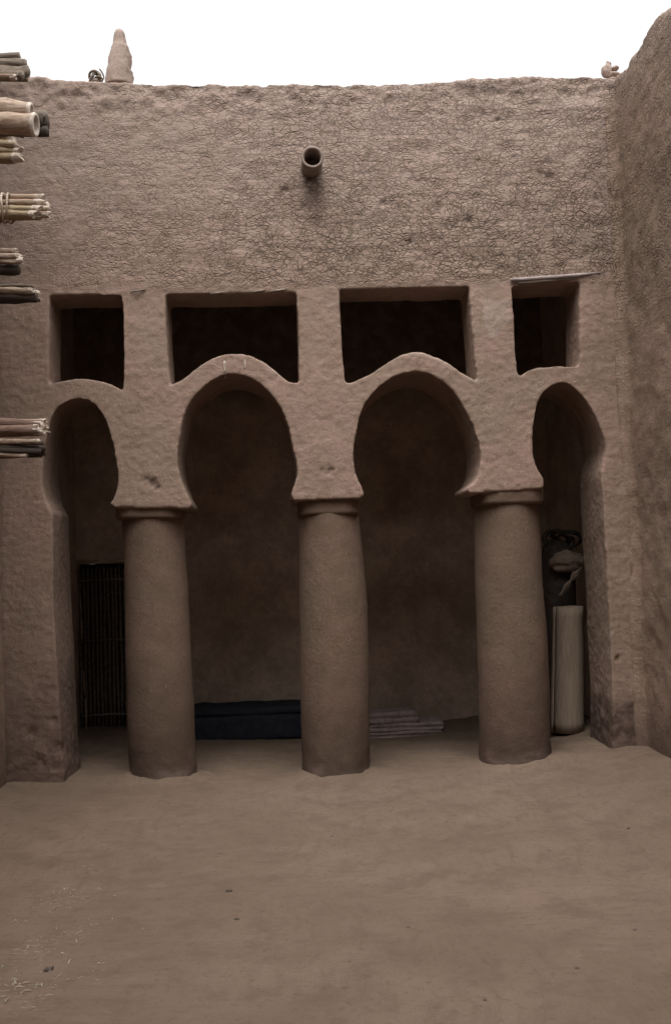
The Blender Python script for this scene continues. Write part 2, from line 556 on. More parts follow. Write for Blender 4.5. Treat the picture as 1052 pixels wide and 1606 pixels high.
nrm = [Vector(x.vector) for x in raw.vertex_normals]

# split the one plaster skin into wall and four arches (same vertices, same normals)
owner = []
for f in raw.polygons:
    c = f.center
    k = -1
    q = Vector((c.x, c.z, 0))
    for i in range(4):
        if c.z > zcap[i] and c.z < tops[i]+.012:
            if c.x < holes[i][0].x-.35 or c.x > holes[i][-1].x+.35: continue
            dd = min(seg_d(q, a, b) for a, b in zip(holes[i], holes[i][1:]))
            if dd < .165: k = i
    owner.append(k)
def submesh(me, sel, name):
    vm = {}
    vs, fs = [], []
    for f in sel:
        ids = []
        for vi in me.polygons[f].vertices:
            if vi not in vm:
                vm[vi] = len(vs)
                vs.append(me.vertices[vi].co.copy())
            ids.append(vm[vi])
        fs.append(ids)
    m = bpy.data.meshes.new(name)
    m.from_pydata(vs, [], fs)
    inv = sorted(vm, key=vm.get)
    for an in ('crack', 'damp_shade', 'pale'):
        src = me.attributes[an].data
        a = m.attributes.new(an, 'FLOAT', 'POINT')
        a.data.foreach_set('value', [src[i].value for i in inv])
    m.update()
    return m, [nrm[i] for i in inv]

house = empty('arcade_house', (0, 0, 0))
tag(house, 'mud-plastered house front with a row of horseshoe arches on round columns', 'house')
def put_sub(name, k):
    sel = [i for i, o in enumerate(owner) if o == k]
    m, nn = submesh(raw, sel, name)
    o = link(name, m, M_wall, house)
    m.normals_split_custom_set_from_vertices(nn)
    return o
put_sub('wall', -1)
for i in range(4):
    o = put_sub('arch', i)
arch_objs = [o for o in house.children if o.name.startswith('arch')]
from mathutils.bvhtree import BVHTree
_bvh = BVHTree.FromPolygons([v.co for v in raw.vertices], [tuple(p.vertices) for p in raw.polygons])
def skin(x, z):
    h = _bvh.ray_cast(Vector((x, -1, z)), Vector((0, 1, 0)))
    return h[0].y if h[0] is not None and h[0].y < .1 else 0.0
def drip(a, b, w, parent):
    """dried white dropping run down the plaster, two millimetres proud"""
    bm = bmesh.new()
    n = 7
    rows = []
    for i in range(n+1):
        t = i/n
        c = at(a[0]+(b[0]-a[0])*t, a[1]+(b[1]-a[1])*t, 0)
        ww = w*(.45+.55*math.sin(math.pi*(.15+.8*t)))*(1+.3*noise.noise(c*40))
        y = skin(c.x, c.z)
        rows.append([bm.verts.new((c.x+s*ww, y-(.0015 if s else .003), c.z)) for s in (-1, 0, 1)] + [bm.verts.new((c.x+s*ww, y+.012, c.z)) for s in (1, -1)])
    for r1, r2 in zip(rows, rows[1:]):
        for k in range(5):
            bm.faces.new((r1[k], r1[(k+1) % 5], r2[(k+1) % 5], r2[k]))
    bm.faces.new(rows[0][::-1]); bm.faces.new(rows[-1])
    return bm

# columns
cols = [
 [(806,192,288),(870,195,291),(934,197,296),(1010,198,300),(1095,200,304),(1160,202,306),(1215,205,309),(1262,204,310)],
 [(806,468,562),(870,469,568),(934,469,574),(1010,470,577),(1095,471,579),(1160,473,580),(1210,474,580),(1262,473,581)],
 [(780,745,841),(860,745,846),(934,746,851),(1010,748,857),(1095,751,860),(1160,752,861),(1195,752,862),(1245,751,863)],
]
abac = [((186,289),(796,813)), ((467,562),(785,807)), ((741,846),(771,791))]
YC = .28
for ci, prof in enumerate(cols):
    bm = bmesh.new()
    seg = 56
    key = []
    for y, l, r in prof:
        a, b = at(l, y, YC), at(r, y, YC)
        key.append((a+b)/2), key.append((b-a).length/2)
    cen = catmull(key[0::2], 10)
    rad = [v.x for v in catmull([(r, 0, 0) for r in key[1::2]], 10)]
    zt = at(500, abac[ci][1][0]-3, YC).z if False else cen[0].z+.13
    cen = [Vector((cen[0].x, cen[0].y, zt))]+cen
    rad = [rad[0]*1.0]+rad
    rings = []
    for c, r in zip(cen, rad):
        ring = []
        for k in range(seg):
            an = 2*math.pi*k/seg
            d = Vector((math.cos(an), math.sin(an), 0))
            p = c+d*r
            foot = sm(.35, 0, p.z-gz(p.x, p.y))
            rr = r+fbm(p, 1.3, 2)*.005+fbm(p, 7, 3)*.003+fbm(p, 24, 2)*.0012+foot*.008*fbm(p, 10, 3)
            ring.append(bm.verts.new(c+d*rr))
        rings.append(ring)
    for a, b in zip(rings, rings[1:]):
        for k in range(seg): bm.faces.new((a[k], a[(k+1) % seg], b[(k+1) % seg], b[k]))
    bm.faces.new(rings[0]); bm.faces.new(rings[-1][::-1])
    la = bm.verts.layers.float.new('damp_shade')
    lp = bm.verts.layers.float.new('pale')
    for v in bm.verts:
        v[la] = .70*sm(1.0, .0, v.co.z-gz(v.co.x, v.co.y)+.14*fbm(v.co, 4, 2))  # rising moisture, with some contact shade painted into the shaft colour
        v[lp] = .55*sm(.10, .0, v.co.z-gz(v.co.x, v.co.y)-.03+.05*fbm(v.co, 9, 2))
    c = finish('column', bm, M_col, house)
    # collar: a thin slab, square with well rounded corners, hardly wider than the shaft
    (l, r), (y0, y1) = abac[ci]
    A, B = at(l, y0, YC), at(r, y1, YC)
    hw = (B.x-A.x)/2+.003
    cx_ = (A.x+B.x)/2
    bm = bmesh.new()
    rings = []
    for zz, kk in ((A.z+.06, 1.0), (A.z, 1.0), (B.z+.02, 1.0), (B.z+.004, .985), (B.z-.006, .93)):
        ring = []
        for k in range(64):
            an = 2*math.pi*k/64
            rr = hw*kk/((abs(math.cos(an))**3.6+abs(math.sin(an))**3.6)**(1/3.6))
            p = Vector((cx_+math.cos(an)*rr, YC+math.sin(an)*rr, zz))
            p += Vector((math.cos(an), math.sin(an), 0))*fbm(p, 8, 3)*.006+Vector((0, 0, fbm(p, 6, 2)*.006))
            ring.append(bm.verts.new(p))
        rings.append(ring)
    for ra, rb in zip(rings, rings[1:]):
        for k in range(64): bm.faces.new((ra[k], ra[(k+1) % 64], rb[(k+1) % 64], rb[k]))
    bm.faces.new(rings[0]); bm.faces.new(rings[-1][::-1])
    bmesh.ops.recalc_face_normals(bm, faces=bm.faces)
    me = bpy.data.meshes.new('capital'); bm.to_mesh(me); bm.free()
    link('capital', me, M_col, c)

# drips are sub-parts of the second arch
for a, b, w, k in (((352,566),(353,592),.009,1), ((384,564),(384,578),.008,1)):
    finish('dried_drip', drip(a, b, w, None), M_litter, arch_objs[k])

# lintel pole over the right opening, let into the plaster
bm = bmesh.new()
pts = [at(801,439,-.012), at(835,437,-.018), at(870,434.5,-.018), at(905,431.5,-.012), at(943,428,.004)]
tube(bm, pts, [.013,.016,.016,.014,.009], 12, jitter=.3)
finish('lintel_pole', bm, M_lintel, house)
bm = bmesh.new()
pts = [at(812,444,-.004), at(850,441,-.010), at(905,436,-.004)]
tube(bm, pts, [.010,.013,.009], 10, jitter=.3)
finish('lintel_pole', bm, M_grey, house)
# short broken laths showing along the lintel line of the other openings
for (a, b, r) in (((330,461),(352,458),.009), ((396,458),(420,454),.010), ((424,457),(452,453),.009), ((205,458),(228,454),.008)):
    bm = bmesh.new()
    tube(bm, [at(*a, -.006), (at(*a, -.018)+at(*b, -.018))/2, at(*b, .002)], [r*.7, r, r*.6], 8, jitter=.4)
    finish('lintel_lath', bm, M_grey, house)

# rain spout: hollow clay pipe
bm = bmesh.new()
seg = 36
c0, c1 = Vector((spx-.006, .15, spz+.002)), spout_p
rings = []
for (t, r) in ((0, .088), (.3, .083), (.62, .080), (.9, .084), (.97, .088), (1.0, .086), (1.0, .068), (.9, .062), (.5, .060), (.0, .060)):
    c = c0.lerp(c1, t)
    rings.append([bm.verts.new(c+Vector((math.cos(2*math.pi*k/seg)*r, 0, math.sin(2*math.pi*k/seg)*r*1.0))*(1+.025*noise.noise(Vector((k*.5, t*3, 1))))) for k in range(seg)])
for a, b in zip(rings, rings[1:]):
    for k in range(seg): bm.faces.new((a[k], a[(k+1) % seg], b[(k+1) % seg], b[k]))
bm.faces.new(rings[0]); bm.faces.new(rings[-1])
finish('rain_spout', bm, M_clay, house)

# portico behind the arches: rear wall, end walls, ceiling, terrace roof
YB = 2.75
XL, XR = at(5, 600).x-.02, at(985, 500).x
def slabbox(x0, x1, y0, y1, z0, z1, vox=.05, amp=.02):
    bm = bmesh.new()
    bmesh.ops.create_cube(bm, size=1)
    for v in bm.verts:
        v.co = Vector((x0 if v.co.x < 0 else x1, y0 if v.co.y < 0 else y1, z0 if v.co.z < 0 else z1))
    me = bpy.data.meshes.new('b'); bm.to_mesh(me); bm.free()
    me = remesh([me], vox, 1, .5)
    push(me, lambda c: fbm(c, 1.3, 2)*amp+fbm(c, 7, 2)*amp*.35)
    return me
zc = at(500, 478).z+.10
zh = 4.52
# rear wall with a doorway hole on the left
dL, dR, dT, dB = at(118, 882, YB).x, at(214, 882, YB).x, at(150, 884, YB).z, at(150, 1157, YB).z
me = solid([[(XL-.1, -.3), (dL, -.3), (dL, dT), (dR, dT), (dR, -.3), (XR+.2, -.3), (XR+.2, zh+.1), (XL-.1, zh+.1)]], YB, YB+.4)
me = remesh([me], .03, 2, .5)
push(me, lambda c: fbm(c, 1.3, 2)*.02+fbm(c, 7, 3)*.007)
t_ = me.attributes.new('damp_shade', 'FLOAT', 'POINT')
t_.data.foreach_set('value', [sm(3.25, 3.75, v.co.z+.25*fbm(v.co, 1.6, 3)) for v in me.vertices])  # shade high on the rear wall painted in, so the openings look black
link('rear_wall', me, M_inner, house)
link('end_wall', slabbox(XL-.5, XL+.0, .66, YB+.1, -.3, zh+.1), M_inner, house)
link('end_wall', slabbox(XR+.0, XR+.5, .66, YB+.1, -.3, zh+.1), M_inner, house)
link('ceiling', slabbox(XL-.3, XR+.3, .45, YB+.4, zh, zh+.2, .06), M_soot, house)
link('roof', slabbox(XL-.3, XR+.3, .46, YB+1.4, 4.75, 5.0, .08), M_side, house)
# closed door in the rear wall with a pale pole over it and a worn pale edge
bm = bmesh.new()
npl = 4
for i in range(npl):
    a = dL+(dR-dL)*i/npl-.012
    b = dL+(dR-dL)*(i+1)/npl+.012
    g = bmesh.ops.create_cube(bm, size=1)
    for v in g['verts']:
        v.co = Vector((a if v.co.x < 0 else b, YB+.16+(0 if v.co.y < 0 else .04)-.012*(i % 2), gz(-1.6, YB) if v.co.z < 0 else dT-.002))
door = finish('door', bm, M_door, house, smooth=False)
for i in range(15):
    bm = bmesh.new()
    x = dL+.03+(dR-dL-.05)*i/14
    z0_, z1_ = gz(-1.6, YB)+.02, dT-.03-.02*random.random()
    tube(bm, [Vector((x+random.uniform(-.006, .006), YB+.09+random.uniform(-.006, .006), z0_+(z1_-z0_)*k/5)) for k in range(6)], [.010, .012, .011, .012, .010, .009], 8, jitter=.2)
    finish('cane', bm, M_cane, door)
for zf in (.12, .55, .9):
    bm = bmesh.new()
    z_ = dB+(dT-dB)*zf
    tube(bm, [Vector((dL+.01, YB+.072, z_)), Vector(((dL+dR)/2, YB+.066, z_+.01)), Vector((dR-.01, YB+.072, z_))], [.010]*3, 8, jitter=.2)
    finish('cross_bar', bm, M_cane, door)
bm = bmesh.new()
tube(bm, [at(122,882,YB-.10), at(150,881,YB-.105), at(175,880,YB-.10), at(215,879,YB-.09)], [.030,.022,.017,.016], 10, jitter=.2)
finish('door_pole', bm, M_stick, door)
for (a, b, r) in (((126,938),(128,965),.007), ((128,968),(129,1003),.011), ((131,1050),(133,1090),.007), ((134,1095),(136,1152),.011)):
    bm = bmesh.new()
    p, q_ = at(*a, YB-.06), at(*b, YB-.06)
    tube(bm, [p, (p+q_)/2+Vector((.003, -.004, 0)), q_], [r*.6, r, r*.7], 8, jitter=.5)
    finish('worn_edge', bm, M_stick, door)

# ------------------------------------------------------------------ side walls
def bigwall(name, x0, x1, y0, y1, ztop, vox, label, cat, mat, face, fillet=0):
    """long wall; ztop(y) gives the crest"""
    n = 90
    face_x, s_ = (x0, 1) if face < 0 else (x1, -1)
    prof = [(y0+(y1-y0)*i/n, ztop(y0+(y1-y0)*i/n)) for i in range(n+1)]
    me = solid([[(y0, -.4)]+prof+[(y1, -.4)]], 0, x1-x0)
    # slab is in (x=y, y=depth, z): rotate so that depth is x
    me.transform(Matrix(((0, 1, 0, x0), (1, 0, 0, 0), (0, 0, 1, 0), (0, 0, 0, 1))))
    extra = []
    if fillet:
        bm = bmesh.new()
        sec = [Vector((face_x+.1, .02))]+[Vector((face_x-s_*fillet*(1-math.sin(t)), -fillet*(1-math.cos(t)))) for t in [math.pi/2*k/8 for k in range(9)]]
        rows = [[bm.verts.new((v.x, v.y, zz)) for v in sec] for zz in (-.3, 5.33)]
        m = len(sec)
        for k in range(m): bm.faces.new((rows[0][k], rows[0][(k+1) % m], rows[1][(k+1) % m], rows[1][k]))
        bm.faces.new(rows[0]); bm.faces.new(rows[1][::-1])
        bmesh.ops.recalc_face_normals(bm, faces=bm.faces)
        fm = bpy.data.meshes.new('f'); bm.to_mesh(fm); bm.free()
        extra = [fm]
    me = remesh([me]+extra, vox, 3, .5)
    push(me, lambda p: fbm(p, .9, 2)*.022+(fbm(p, 5, 3)*.012+fbm(p, 18, 2)*.005)*sm(.0, .8, p.z))
    c, d, pl = [], [], []
    for v in me.vertices:
        p = v.co.copy()
        c.append((.75+.3*fbm(p, 1.5, 2))*(.2+.8*sm(2.8, 4.0, p.z)))
        d.append(.7*sm(.5, .0, p.z-gz(p.x, p.y)+.2*fbm(p, 3, 2)))
        pl.append(.35*sm(4.9, 5.5, p.z))
    for nm, arr in (('crack', c), ('damp_shade', d), ('pale', pl)):
        t = me.attributes.new(nm, 'FLOAT', 'POINT'); t.data.foreach_set('value', arr)
    o = link(name, me, mat)
    tag(o, label, cat)
    return o
XRW = at(956, 140).x+.01
XLW = at(4, 600).x
def atx(px, py, X):
    d = ray(px, py)
    return CAM + d*((X-CAM.x)/d.x)
_crest = sorted([(q.y, q.z) for q in (atx(px, py, XRW) for px, py in
    ((958,119),(968,115),(978,108),(985,100),(989,84),(994,76),(1003,70),(1010,63),(1013,45),(1020,31),(1032,22),(1043,14),(1052,9),(1068,2)))])
def top_r(y):
    # crest of the right wall: low against the facade, then swelling in two rounded steps
    if y >= _crest[-1][0]: return _crest[-1][1]
    if y <= _crest[0][0]: return _crest[0][1]+.05*noise.noise(Vector((y*1.7, 2, 0)))
    for (a, za), (b, zb) in zip(_crest, _crest[1:]):
        if a <= y <= b: return za+(zb-za)*(y-a)/(b-a)
bigwall('courtyard_wall', XRW, XRW+.7, -10.25, -.03, top_r, .03, 'tall bare mud wall with rough stepped crest closing the right side of the yard', 'wall', M_side, -1, .09)
def top_l(y): return 6.6+.1*noise.noise(Vector((y, 5, 0)))
bigwall('beamed_wall', XLW-.6, XLW, -10.25, -.03, top_l, .035, 'mud wall at the left edge from which bundles of wooden beams stick out', 'wall', M_side, 1)
# unseen wall behind the camera, height and distance set to shade the lower facade
me = slabbox(XLW-.6, XRW+.7, -10.8, -10.2, -.4, 9.8, .08, .03)
o = link('unseen_yard_wall', me, M_side)
tag(o, 'unseen high mud wall across the yard, sized to shade the lower arcade', 'wall')

# ------------------------------------------------------------------ ground
def axis(lo, hi, step, far):
    a = [lo+step*i for i in range(int((hi-lo)/step)+1)]
    ext = [.15, .4, 1, 2.5, 6, 15, 40, 100]
    return [lo-e for e in ext[::-1]]+a+[a[-1]+e for e in ext]
xs = axis(-2.5, 2.9, .03, 0)
ys = axis(-8.2, 2.9, .03, 0)
bm = bmesh.new()
ld = bm.verts.layers.float.new('damp_shade')
lq = bm.verts.layers.float.new('pale')
scuffs = [(fl(*p_), a_, b_) for p_, a_, b_ in (((15,1552),.10,.10),((40,1580),.12,.10),((100,1412),.14,.12),((160,1396),.05,.05),((60,1490),.16,.18),((130,1462),.06,.08),((155,1517),.04,.04))]
grid = []
for y in ys:
    row = []
    for x in xs:
        p = Vector((x, y, 0))
        z = gz(x, y)
        if -9 < y < 3.2 and -3 < x < 3.2:
            z += gn(x, y)
            # earth heaped softly at the foot of walls and columns
            e = 0
            for cx_, cy_ in colfeet if False else ():
                pass
            dw = min(abs(x-XRW), abs(x-XLW))
            e = 0
            z += e
        v = bm.verts.new((x, y, z))
        v[ld] = 0
        v[lq] = max([.95*math.exp(-(((x-c_.x)/sx_)**2+((y-c_.y)/sy_)**2)) for c_, sx_, sy_ in scuffs]) if -2.6 < x < 0 and y < -1 else 0
        row.append(v)
    grid.append(row)
for a, b in zip(grid, grid[1:]):
    for k in range(len(xs)-1):
        bm.faces.new((a[k], a[k+1], b[k+1], b[k]))
# dusty fillets round the columns
for prof in cols:
    y, l, r = prof[-2]
    a, b = at(l, y, YC), at(r, y, YC)
    c = (a+b)/2; rad = (b-a).length/2
    for row in grid:
        for v in row:
            dx, dy = v.co.x-c.x, v.co.y-c.y
            if abs(dx) < .6 and abs(dy) < .6:
                d = math.hypot(dx, dy)-rad
                v.co.z += (.034+.02*fbm(v.co, 7, 2))*math.exp(-(max(0, d)/(.09+.04*fbm(v.co+Vector((3, 0, 0)), 4, 2)))**2)
g = finish('ground', bm, M_ground)
tag(g, kind='structure')

# ------------------------------------------------------------------ beam bundles in the left wall
def J(a): return random.uniform(-a, a)
def bundle(label, items, loc_px, Y, bind=None):
    """items: (tip px, tip py, root py, radius px, Ytip-offset, material, hollow)"""
    tipc = at(loc_px[0], loc_px[1], Y)
    base = Vector((XLW, Y, tipc.z))
    t = empty('beam_bundle', base)
    tag(t, label, 'beam bundle', 'beam bundles sticking out of the left wall')
    for (tx, ty, ry, rp, dy, mat, hollow) in items:
        tip = at(tx, ty, Y+dy)
        dist = (tip-CAM).dot(fw)
        r = rp*dist/F
        root = at(-60, ry, Y+.05)
        root = Vector((XLW-.12, root.y, root.z))
        n = 9
        pts, rr = [], []
        sx = random.uniform(0, 50)
        for i in range(n+1):
            u = i/n
            p = root.lerp(tip, u)
            p += Vector((0, noise.noise(Vector((sx, u*2.5, 0))), noise.noise(Vector((sx+9, u*2.5, 3)))))*(.010 if not hollow else .004)
            pts.append(p)
            rr.append(r*(1.08-.16*u)*(1+.22*noise.noise(Vector((sx, u*7, 7)))))
        pts[-1] = tip
        bm = bmesh.new()
        tube(bm, pts, rr, 16, jitter=.34 if not hollow else .14, hollow=hollow)
        s = finish('stick', bm, mat, t)
        # pale splintered end
        if mat is not M_grey and mat is not M_dark and not hollow:
            bm = bmesh.new()
            d = (pts[-1]-pts[-2]).normalized()
            u_ = d.cross(Vector((0, 0, 1))).normalized()
            w_ = d.cross(u_)
            seg = 12
            rows = []
            sk = random.uniform(0, 6.28)
            for j, (off, sc) in enumerate(((-r*random.uniform(.6, 1.6), 1.05), (r*.1, 1.03), (r*.55, .86))):
                row = []
                for k in range(seg):
                    an = 2*math.pi*k/seg
                    rg = (r*.55*math.cos(an+sk)+r*random.uniform(-.35, .35))*(j > 0)
                    row.append(bm.verts.new(tip+d*(off+rg)+(u_*math.cos(an)+w_*math.sin(an))*rr[-1]*sc*random.uniform(.9, 1.06)))
                rows.append(row)
            for ra, rb in zip(rows, rows[1:]):
                for k in range(seg): bm.faces.new((ra[k], ra[(k+1) % seg], rb[(k+1) % seg], rb[k]))
            cv = bm.verts.new(tip+d*r*.15)
            for k in range(seg): bm.faces.new((rows[-1][k], rows[-1][(k+1) % seg], cv))
            for k in range(random.randint(1, 3)):
                an = random.uniform(0, 6.28)
                p0 = tip+(u_*math.cos(an)+w_*math.sin(an))*r*.7
                tube(bm, [p0-d*r*.5, p0+d*r*random.uniform(.5, 1.0), p0+d*r*random.uniform(1.1, 2.2)+Vector((0, J(r), J(r)))], [r*.18, r*.14, r*.04], 5)
            finish('broken_end', bm, M_end, s, smooth=False)
        if hollow:
            bm = bmesh.new()
            d = (pts[-1]-pts[-2]).normalized()
            tube(bm, [tip-d*.02, tip-d*.004, tip+d*.006], [rr[-1]*1.05, rr[-1]*1.08, rr[-1]*1.0], 18, hollow=.26)
            finish('cut_rim', bm, M_end, s)
    if bind:
        bx, by, brp, bdy = bind
        for k, off in enumerate((0, 9, 17)):
            bm = bmesh.new()
            c = at(bx+off, by, Y+bdy)
            r = brp*(c-CAM).dot(fw)/F
            ring = []
            m = 26
            for i in range(m+1):
                an = 2*math.pi*i/m
                ring.append(c+Vector((.006*math.sin(an*2+k), math.cos(an)*r, math.sin(an)*r*.98)))
            tube(bm, ring, [.007]*(m+1), 7, cap=False)
            finish('binding', bm, M_rope, t)
    return t
# 1 top, grey, against the sky
bundle('grey weathered beam bundle, topmost of those in the left wall, against the sky',
  [(31,90,89,7,0,M_grey,0), (40,100,98,8,-.05,M_grey,0), (45,113,110,9,-.07,M_grey,0), (36,119,117,8,-.12,M_grey,0), (43,122,122,6,.02,M_grey,0), (28,108,106,9,.06,M_grey,0), (24,121,117,5,-.16,M_stick,0)], (40,106), -.9)
# 2 fat hollow pair
bundle('pair of fat hollow palm trunks with open pale ends in the left wall',
  [(49,175,156,15,.04,M_stick,.17), (56,196,187,18,.00,M_stick,.17), (38,203,196,13,.12,M_grey,0)], (52,185), -1.5)
# 2b dark one behind
bundle('dark beam bundle showing just past the open ends of the hollow trunks',
  [(73,181,178,8,0,M_grey,0), (76,194,190,10,.03,M_dark,0), (75,206,203,9,-.02,M_dark,0), (66,189,187,11,-.05,M_dark,0)], (70,193), -.75)
# 3 yellow short
bundle('short yellowish cane bundle with ragged ends under the hollow trunks',
  [(13,205,205,6,0,M_yellow,0), (20,214,216,7,-.04,M_yellow,0), (25,226,225,7,-.06,M_yellow,0), (29,237,233,7,-.05,M_yellow,0), (31,247,246,7,-.07,M_yellow,0), (22,252,250,6,.02,M_yellow,0), (14,238,238,9,.04,M_grey,0), (10,222,220,8,.06,M_yellow,0)], (25,232), -.85)
# 4 long bound bundle
bundle('long golden bundle bound with pale fibre, frayed white tips',
  [(66,309,308,5,0,M_stick,0), (60,318,317,6,-.07,M_stick,0), (71,318,319,5,-.02,M_stick,0), (76,328,328,6,-.02,M_yellow,0), (74,337,336,6,-.05,M_yellow,0), (58,329,329,7,-.09,M_yellow,0), (52,337,336,7,-.10,M_yellow,0), (64,340,340,6,.03,M_yellow,0), (60,326,326,8,.05,M_yellow,0), (78,334,332,3,-.06,M_stick,0)], (65,326), -1.5, (-1,327,23,-.02))
# 5 short, dark below
bundle('short bundle with pale sticks over a dark log in the left wall',
  [(25,393,396,4,-.02,M_stick,0), (30,402,402,5,-.05,M_stick,0), (33,409,408,5,-.05,M_stick,0), (24,409,409,6,.03,M_red,0), (30,423,421,8,0,M_dark,0), (18,401,402,6,.05,M_grey,0)], (28,408), -.8)
# 6
bundle('dark smooth pole with one pale stick on top, just left of the first square opening',
  [(52,449,449,3.5,.02,M_grey,0), (50,456,456,5.5,-.03,M_stick,0), (57,467,469,9,0,M_dark,0), (55,461,462,7,.05,M_red,0), (63,471,474,3,.0,M_dark,0)], (52,462), -1.0)
# 7
bundle('reddish round pole with a glossy pale patch beside the left arch',
  [(66,666,667,9,-.02,M_red,0), (62,674,676,9,-.05,M_red,0), (69,661,660,4.5,.01,M_stick,0), (66,677,679,7,.03,M_red,0)], (66,668), -1.5)
# 8
bundle('lowest bundle in the left wall, of thin dark twigs with pale broken tips',
  [(60,692,692,4,-.05,M_stick,0), (68,696,694,4,0,M_dark,0), (70,703,702,5,-.02,M_dark,0), (64,708,706,5,-.05,M_dark,0), (71,711,711,4,.01,M_dark,0), (58,699,700,5,.04,M_red,0), (40,715,713,3.5,-.04,M_stick,0), (66,714,714,4,.02,M_dark,0), (50,709,709,6,.05,M_dark,0)], (64,704), -.85)

# ------------------------------------------------------------------ things in the portico
# rolled straw mat
b0 = fl(890, 1157)
b0.y = max(b0.y, .95)
b0 = Vector((at(890, 1150, b0.y).x, b0.y, gz(b0.x, b0.y)+.02))
tp = at(891, 951, b0.y+.03)
rm = (at(917, 1050, b0.y)-at(865, 1050, b0.y)).length/2
hm = tp.z-b0.z
t = empty('rolled_mat', b0)
tag(t, 'pale straw mat rolled up and stood on end beside the right pier', 'rolled mat')
bm = bmesh.new()
turns, nn = 4.2, 150
def spiral(i, z, sc=1.0):
    u = i/nn
    an = 2*math.pi*turns*u+2.2
    r = (rm*.25+(rm*.75)*u)*sc
    return Vector((math.cos(an)*r, math.sin(an)*r, z))
lev = 12
G = []
for j in range(lev+1):
    z = hm*j/lev
    row = []
    for i in range(nn+1):
        p = spiral(i, z, 1.06-.10*j/lev)
        p += Vector((.0, .03*j/lev, 0))
        p.x += (tp.x-b0.x)*j/lev
        if j in (0, lev): p.z += .006*noise.noise(Vector((i*.21, j, 0)))
        p += Vector((noise.noise(p*4), noise.noise(p*4+Vector((9, 0, 0))), 0))*.004
        row.append(bm.verts.new(p+b0))
    G.append(row)
for a, b in zip(G, G[1:]):
    for i in range(nn): bm.faces.new((a[i], a[i+1], b[i+1], b[i]))
o = finish('mat_sheet', bm, M_mat, t)
sd = o.modifiers.new('thick', 'SOLIDIFY'); sd.thickness = .007

# dark blanket roll behind it, taller
d0 = Vector((at(886, 1140, b0.y+.34).x, b0.y+.34, gz(b0.x, b0.y)))
dtop = at(884, 843, d0.y).z
bm = bmesh.new()
prof = []
n = 22
for j in range(n+1):
    u = j/n
    z = d0.z+(dtop-d0.z)*u
    r = .155*(1-.10*u)*(math.sqrt(max(0, 1-((u-.93)/.07)**2)) if u > .93 else 1)
    prof.append((z, max(r, .01)*(1+.05*math.sin(u*19))))
rings = []
for z, r in prof:
    rings.append([bm.verts.new((d0.x+math.cos(2*math.pi*k/40)*r*(1+.10*noise.noise(Vector((k*.6, z*3, 2)))), d0.y+math.sin(2*math.pi*k/40)*r, z)) for k in range(40)])
for a, b in zip(rings, rings[1:]):
    for k in range(40): bm.faces.new((a[k], a[(k+1) % 40], b[(k+1) % 40], b[k]))
bm.faces.new(rings[0][::-1]); bm.faces.new(rings[-1])
o = finish('blanket_roll', bm, M_black, origin=d0)
tag(o, 'dark upright blanket roll behind the pale rolled mat', 'blanket roll')

# coil of dark rope lying on the roll, tipped towards the yard
cc = at(880, 845, d0.y-.07)
bm = bmesh.new()
for k in range(6):
    R1 = .165-.020*k+.006*J(1)
    tilt = R(58+J(6))
    ring = []
    off = Vector((J(.012), -.02+.014*k, J(.008)))
    for i in range(41):
        an = 2*math.pi*i/40
        x, y = math.cos(an)*R1, math.sin(an)*R1*.9
        wob = 1+.10*math.sin(an*2+k*1.3)+.05*math.sin(an*3+k*2.1)
        ring.append(cc+off+Vector((x*wob, -y*math.cos(tilt)*.6+.012*math.sin(an*2+k), y*wob*math.sin(tilt)*.62-.02*math.cos(an)+.010*math.sin(an*3+k*.7))))
    tube(bm, ring, [.0105]*41, 8, cap=False)
o = finish('rope_coil', bm, M_hose, origin=cc)
tag(o, 'dark coil of rope lying on top of the dark blanket roll', 'rope coil')

# pale cloth hung over the roll, a twisted tail down the right
def ribbon(path, wid, thick, folds, name, mat, parent=None, origin=None, ns=18):
    bm = bmesh.new()
    pts = catmull(path, 8)
    rows = []
    for i, p in enumerate(pts):
        u = i/(len(pts)-1)
        w = wid(u)
        row = []
        for k in range(ns+1):
            s = k/ns*2-1
            fold = math.sin(s*folds*math.pi+u*3)*thick*(.6+.4*noise.noise(Vector((u*3, s, 4))))
            row.append(bm.verts.new(p+Vector((0, -fold, s*w/2))+Vector((s*w*.12, 0, 0))))
        rows.append(row)
    for a, b in zip(rows, rows[1:]):
        for k in range(ns): bm.faces.new((a[k], a[k+1], b[k+1], b[k]))
    o = finish(name, bm, mat, parent, origin=origin)
    m = o.modifiers.new('thick', 'SOLIDIFY'); m.thickness = .006
    return o
cy = d0.y-.20
k0 = at(893, 885, cy)
ct = empty('hung_cloth', k0)
tag(ct, 'crumpled bulky tan cloth tied round the dark roll above the rolled mat', 'cloth')
bm = bmesh.new()
tube(bm, catmull([at(916,884,cy-.03), at(908,894,cy-.05), at(897,908,cy-.055), at(888,920,cy-.05), at(878,934,cy-.03)], 6), [.022+.010*math.sin(i*.8) for i in range(25)], 12, jitter=.5, flat=.6)
finish('cloth_tail', bm, M_cloth, ct)
bm = bmesh.new()
ellipsoid(bm, at(890,880,cy+.03), (.165,.11,.095), 4, .35, 4)
for v in bm.verts:
    dv = v.co-at(890,880,cy+.03)
    v.co += dv.normalized()*(.022*noise.noise(Vector((v.co.x*9, v.co.y*9, v.co.z*26)))+.010*noise.noise(v.co*30))
    if dv.z < 0: v.co.z -= .02*abs(dv.x)
finish('cloth_bundle', bm, M_cloth, ct)
bm = bmesh.new()
ellipsoid(bm, at(913,881,cy-.06), (.045,.035,.04), 3, .5, 9)
finish('cloth_knot', bm, M_cloth, ct)

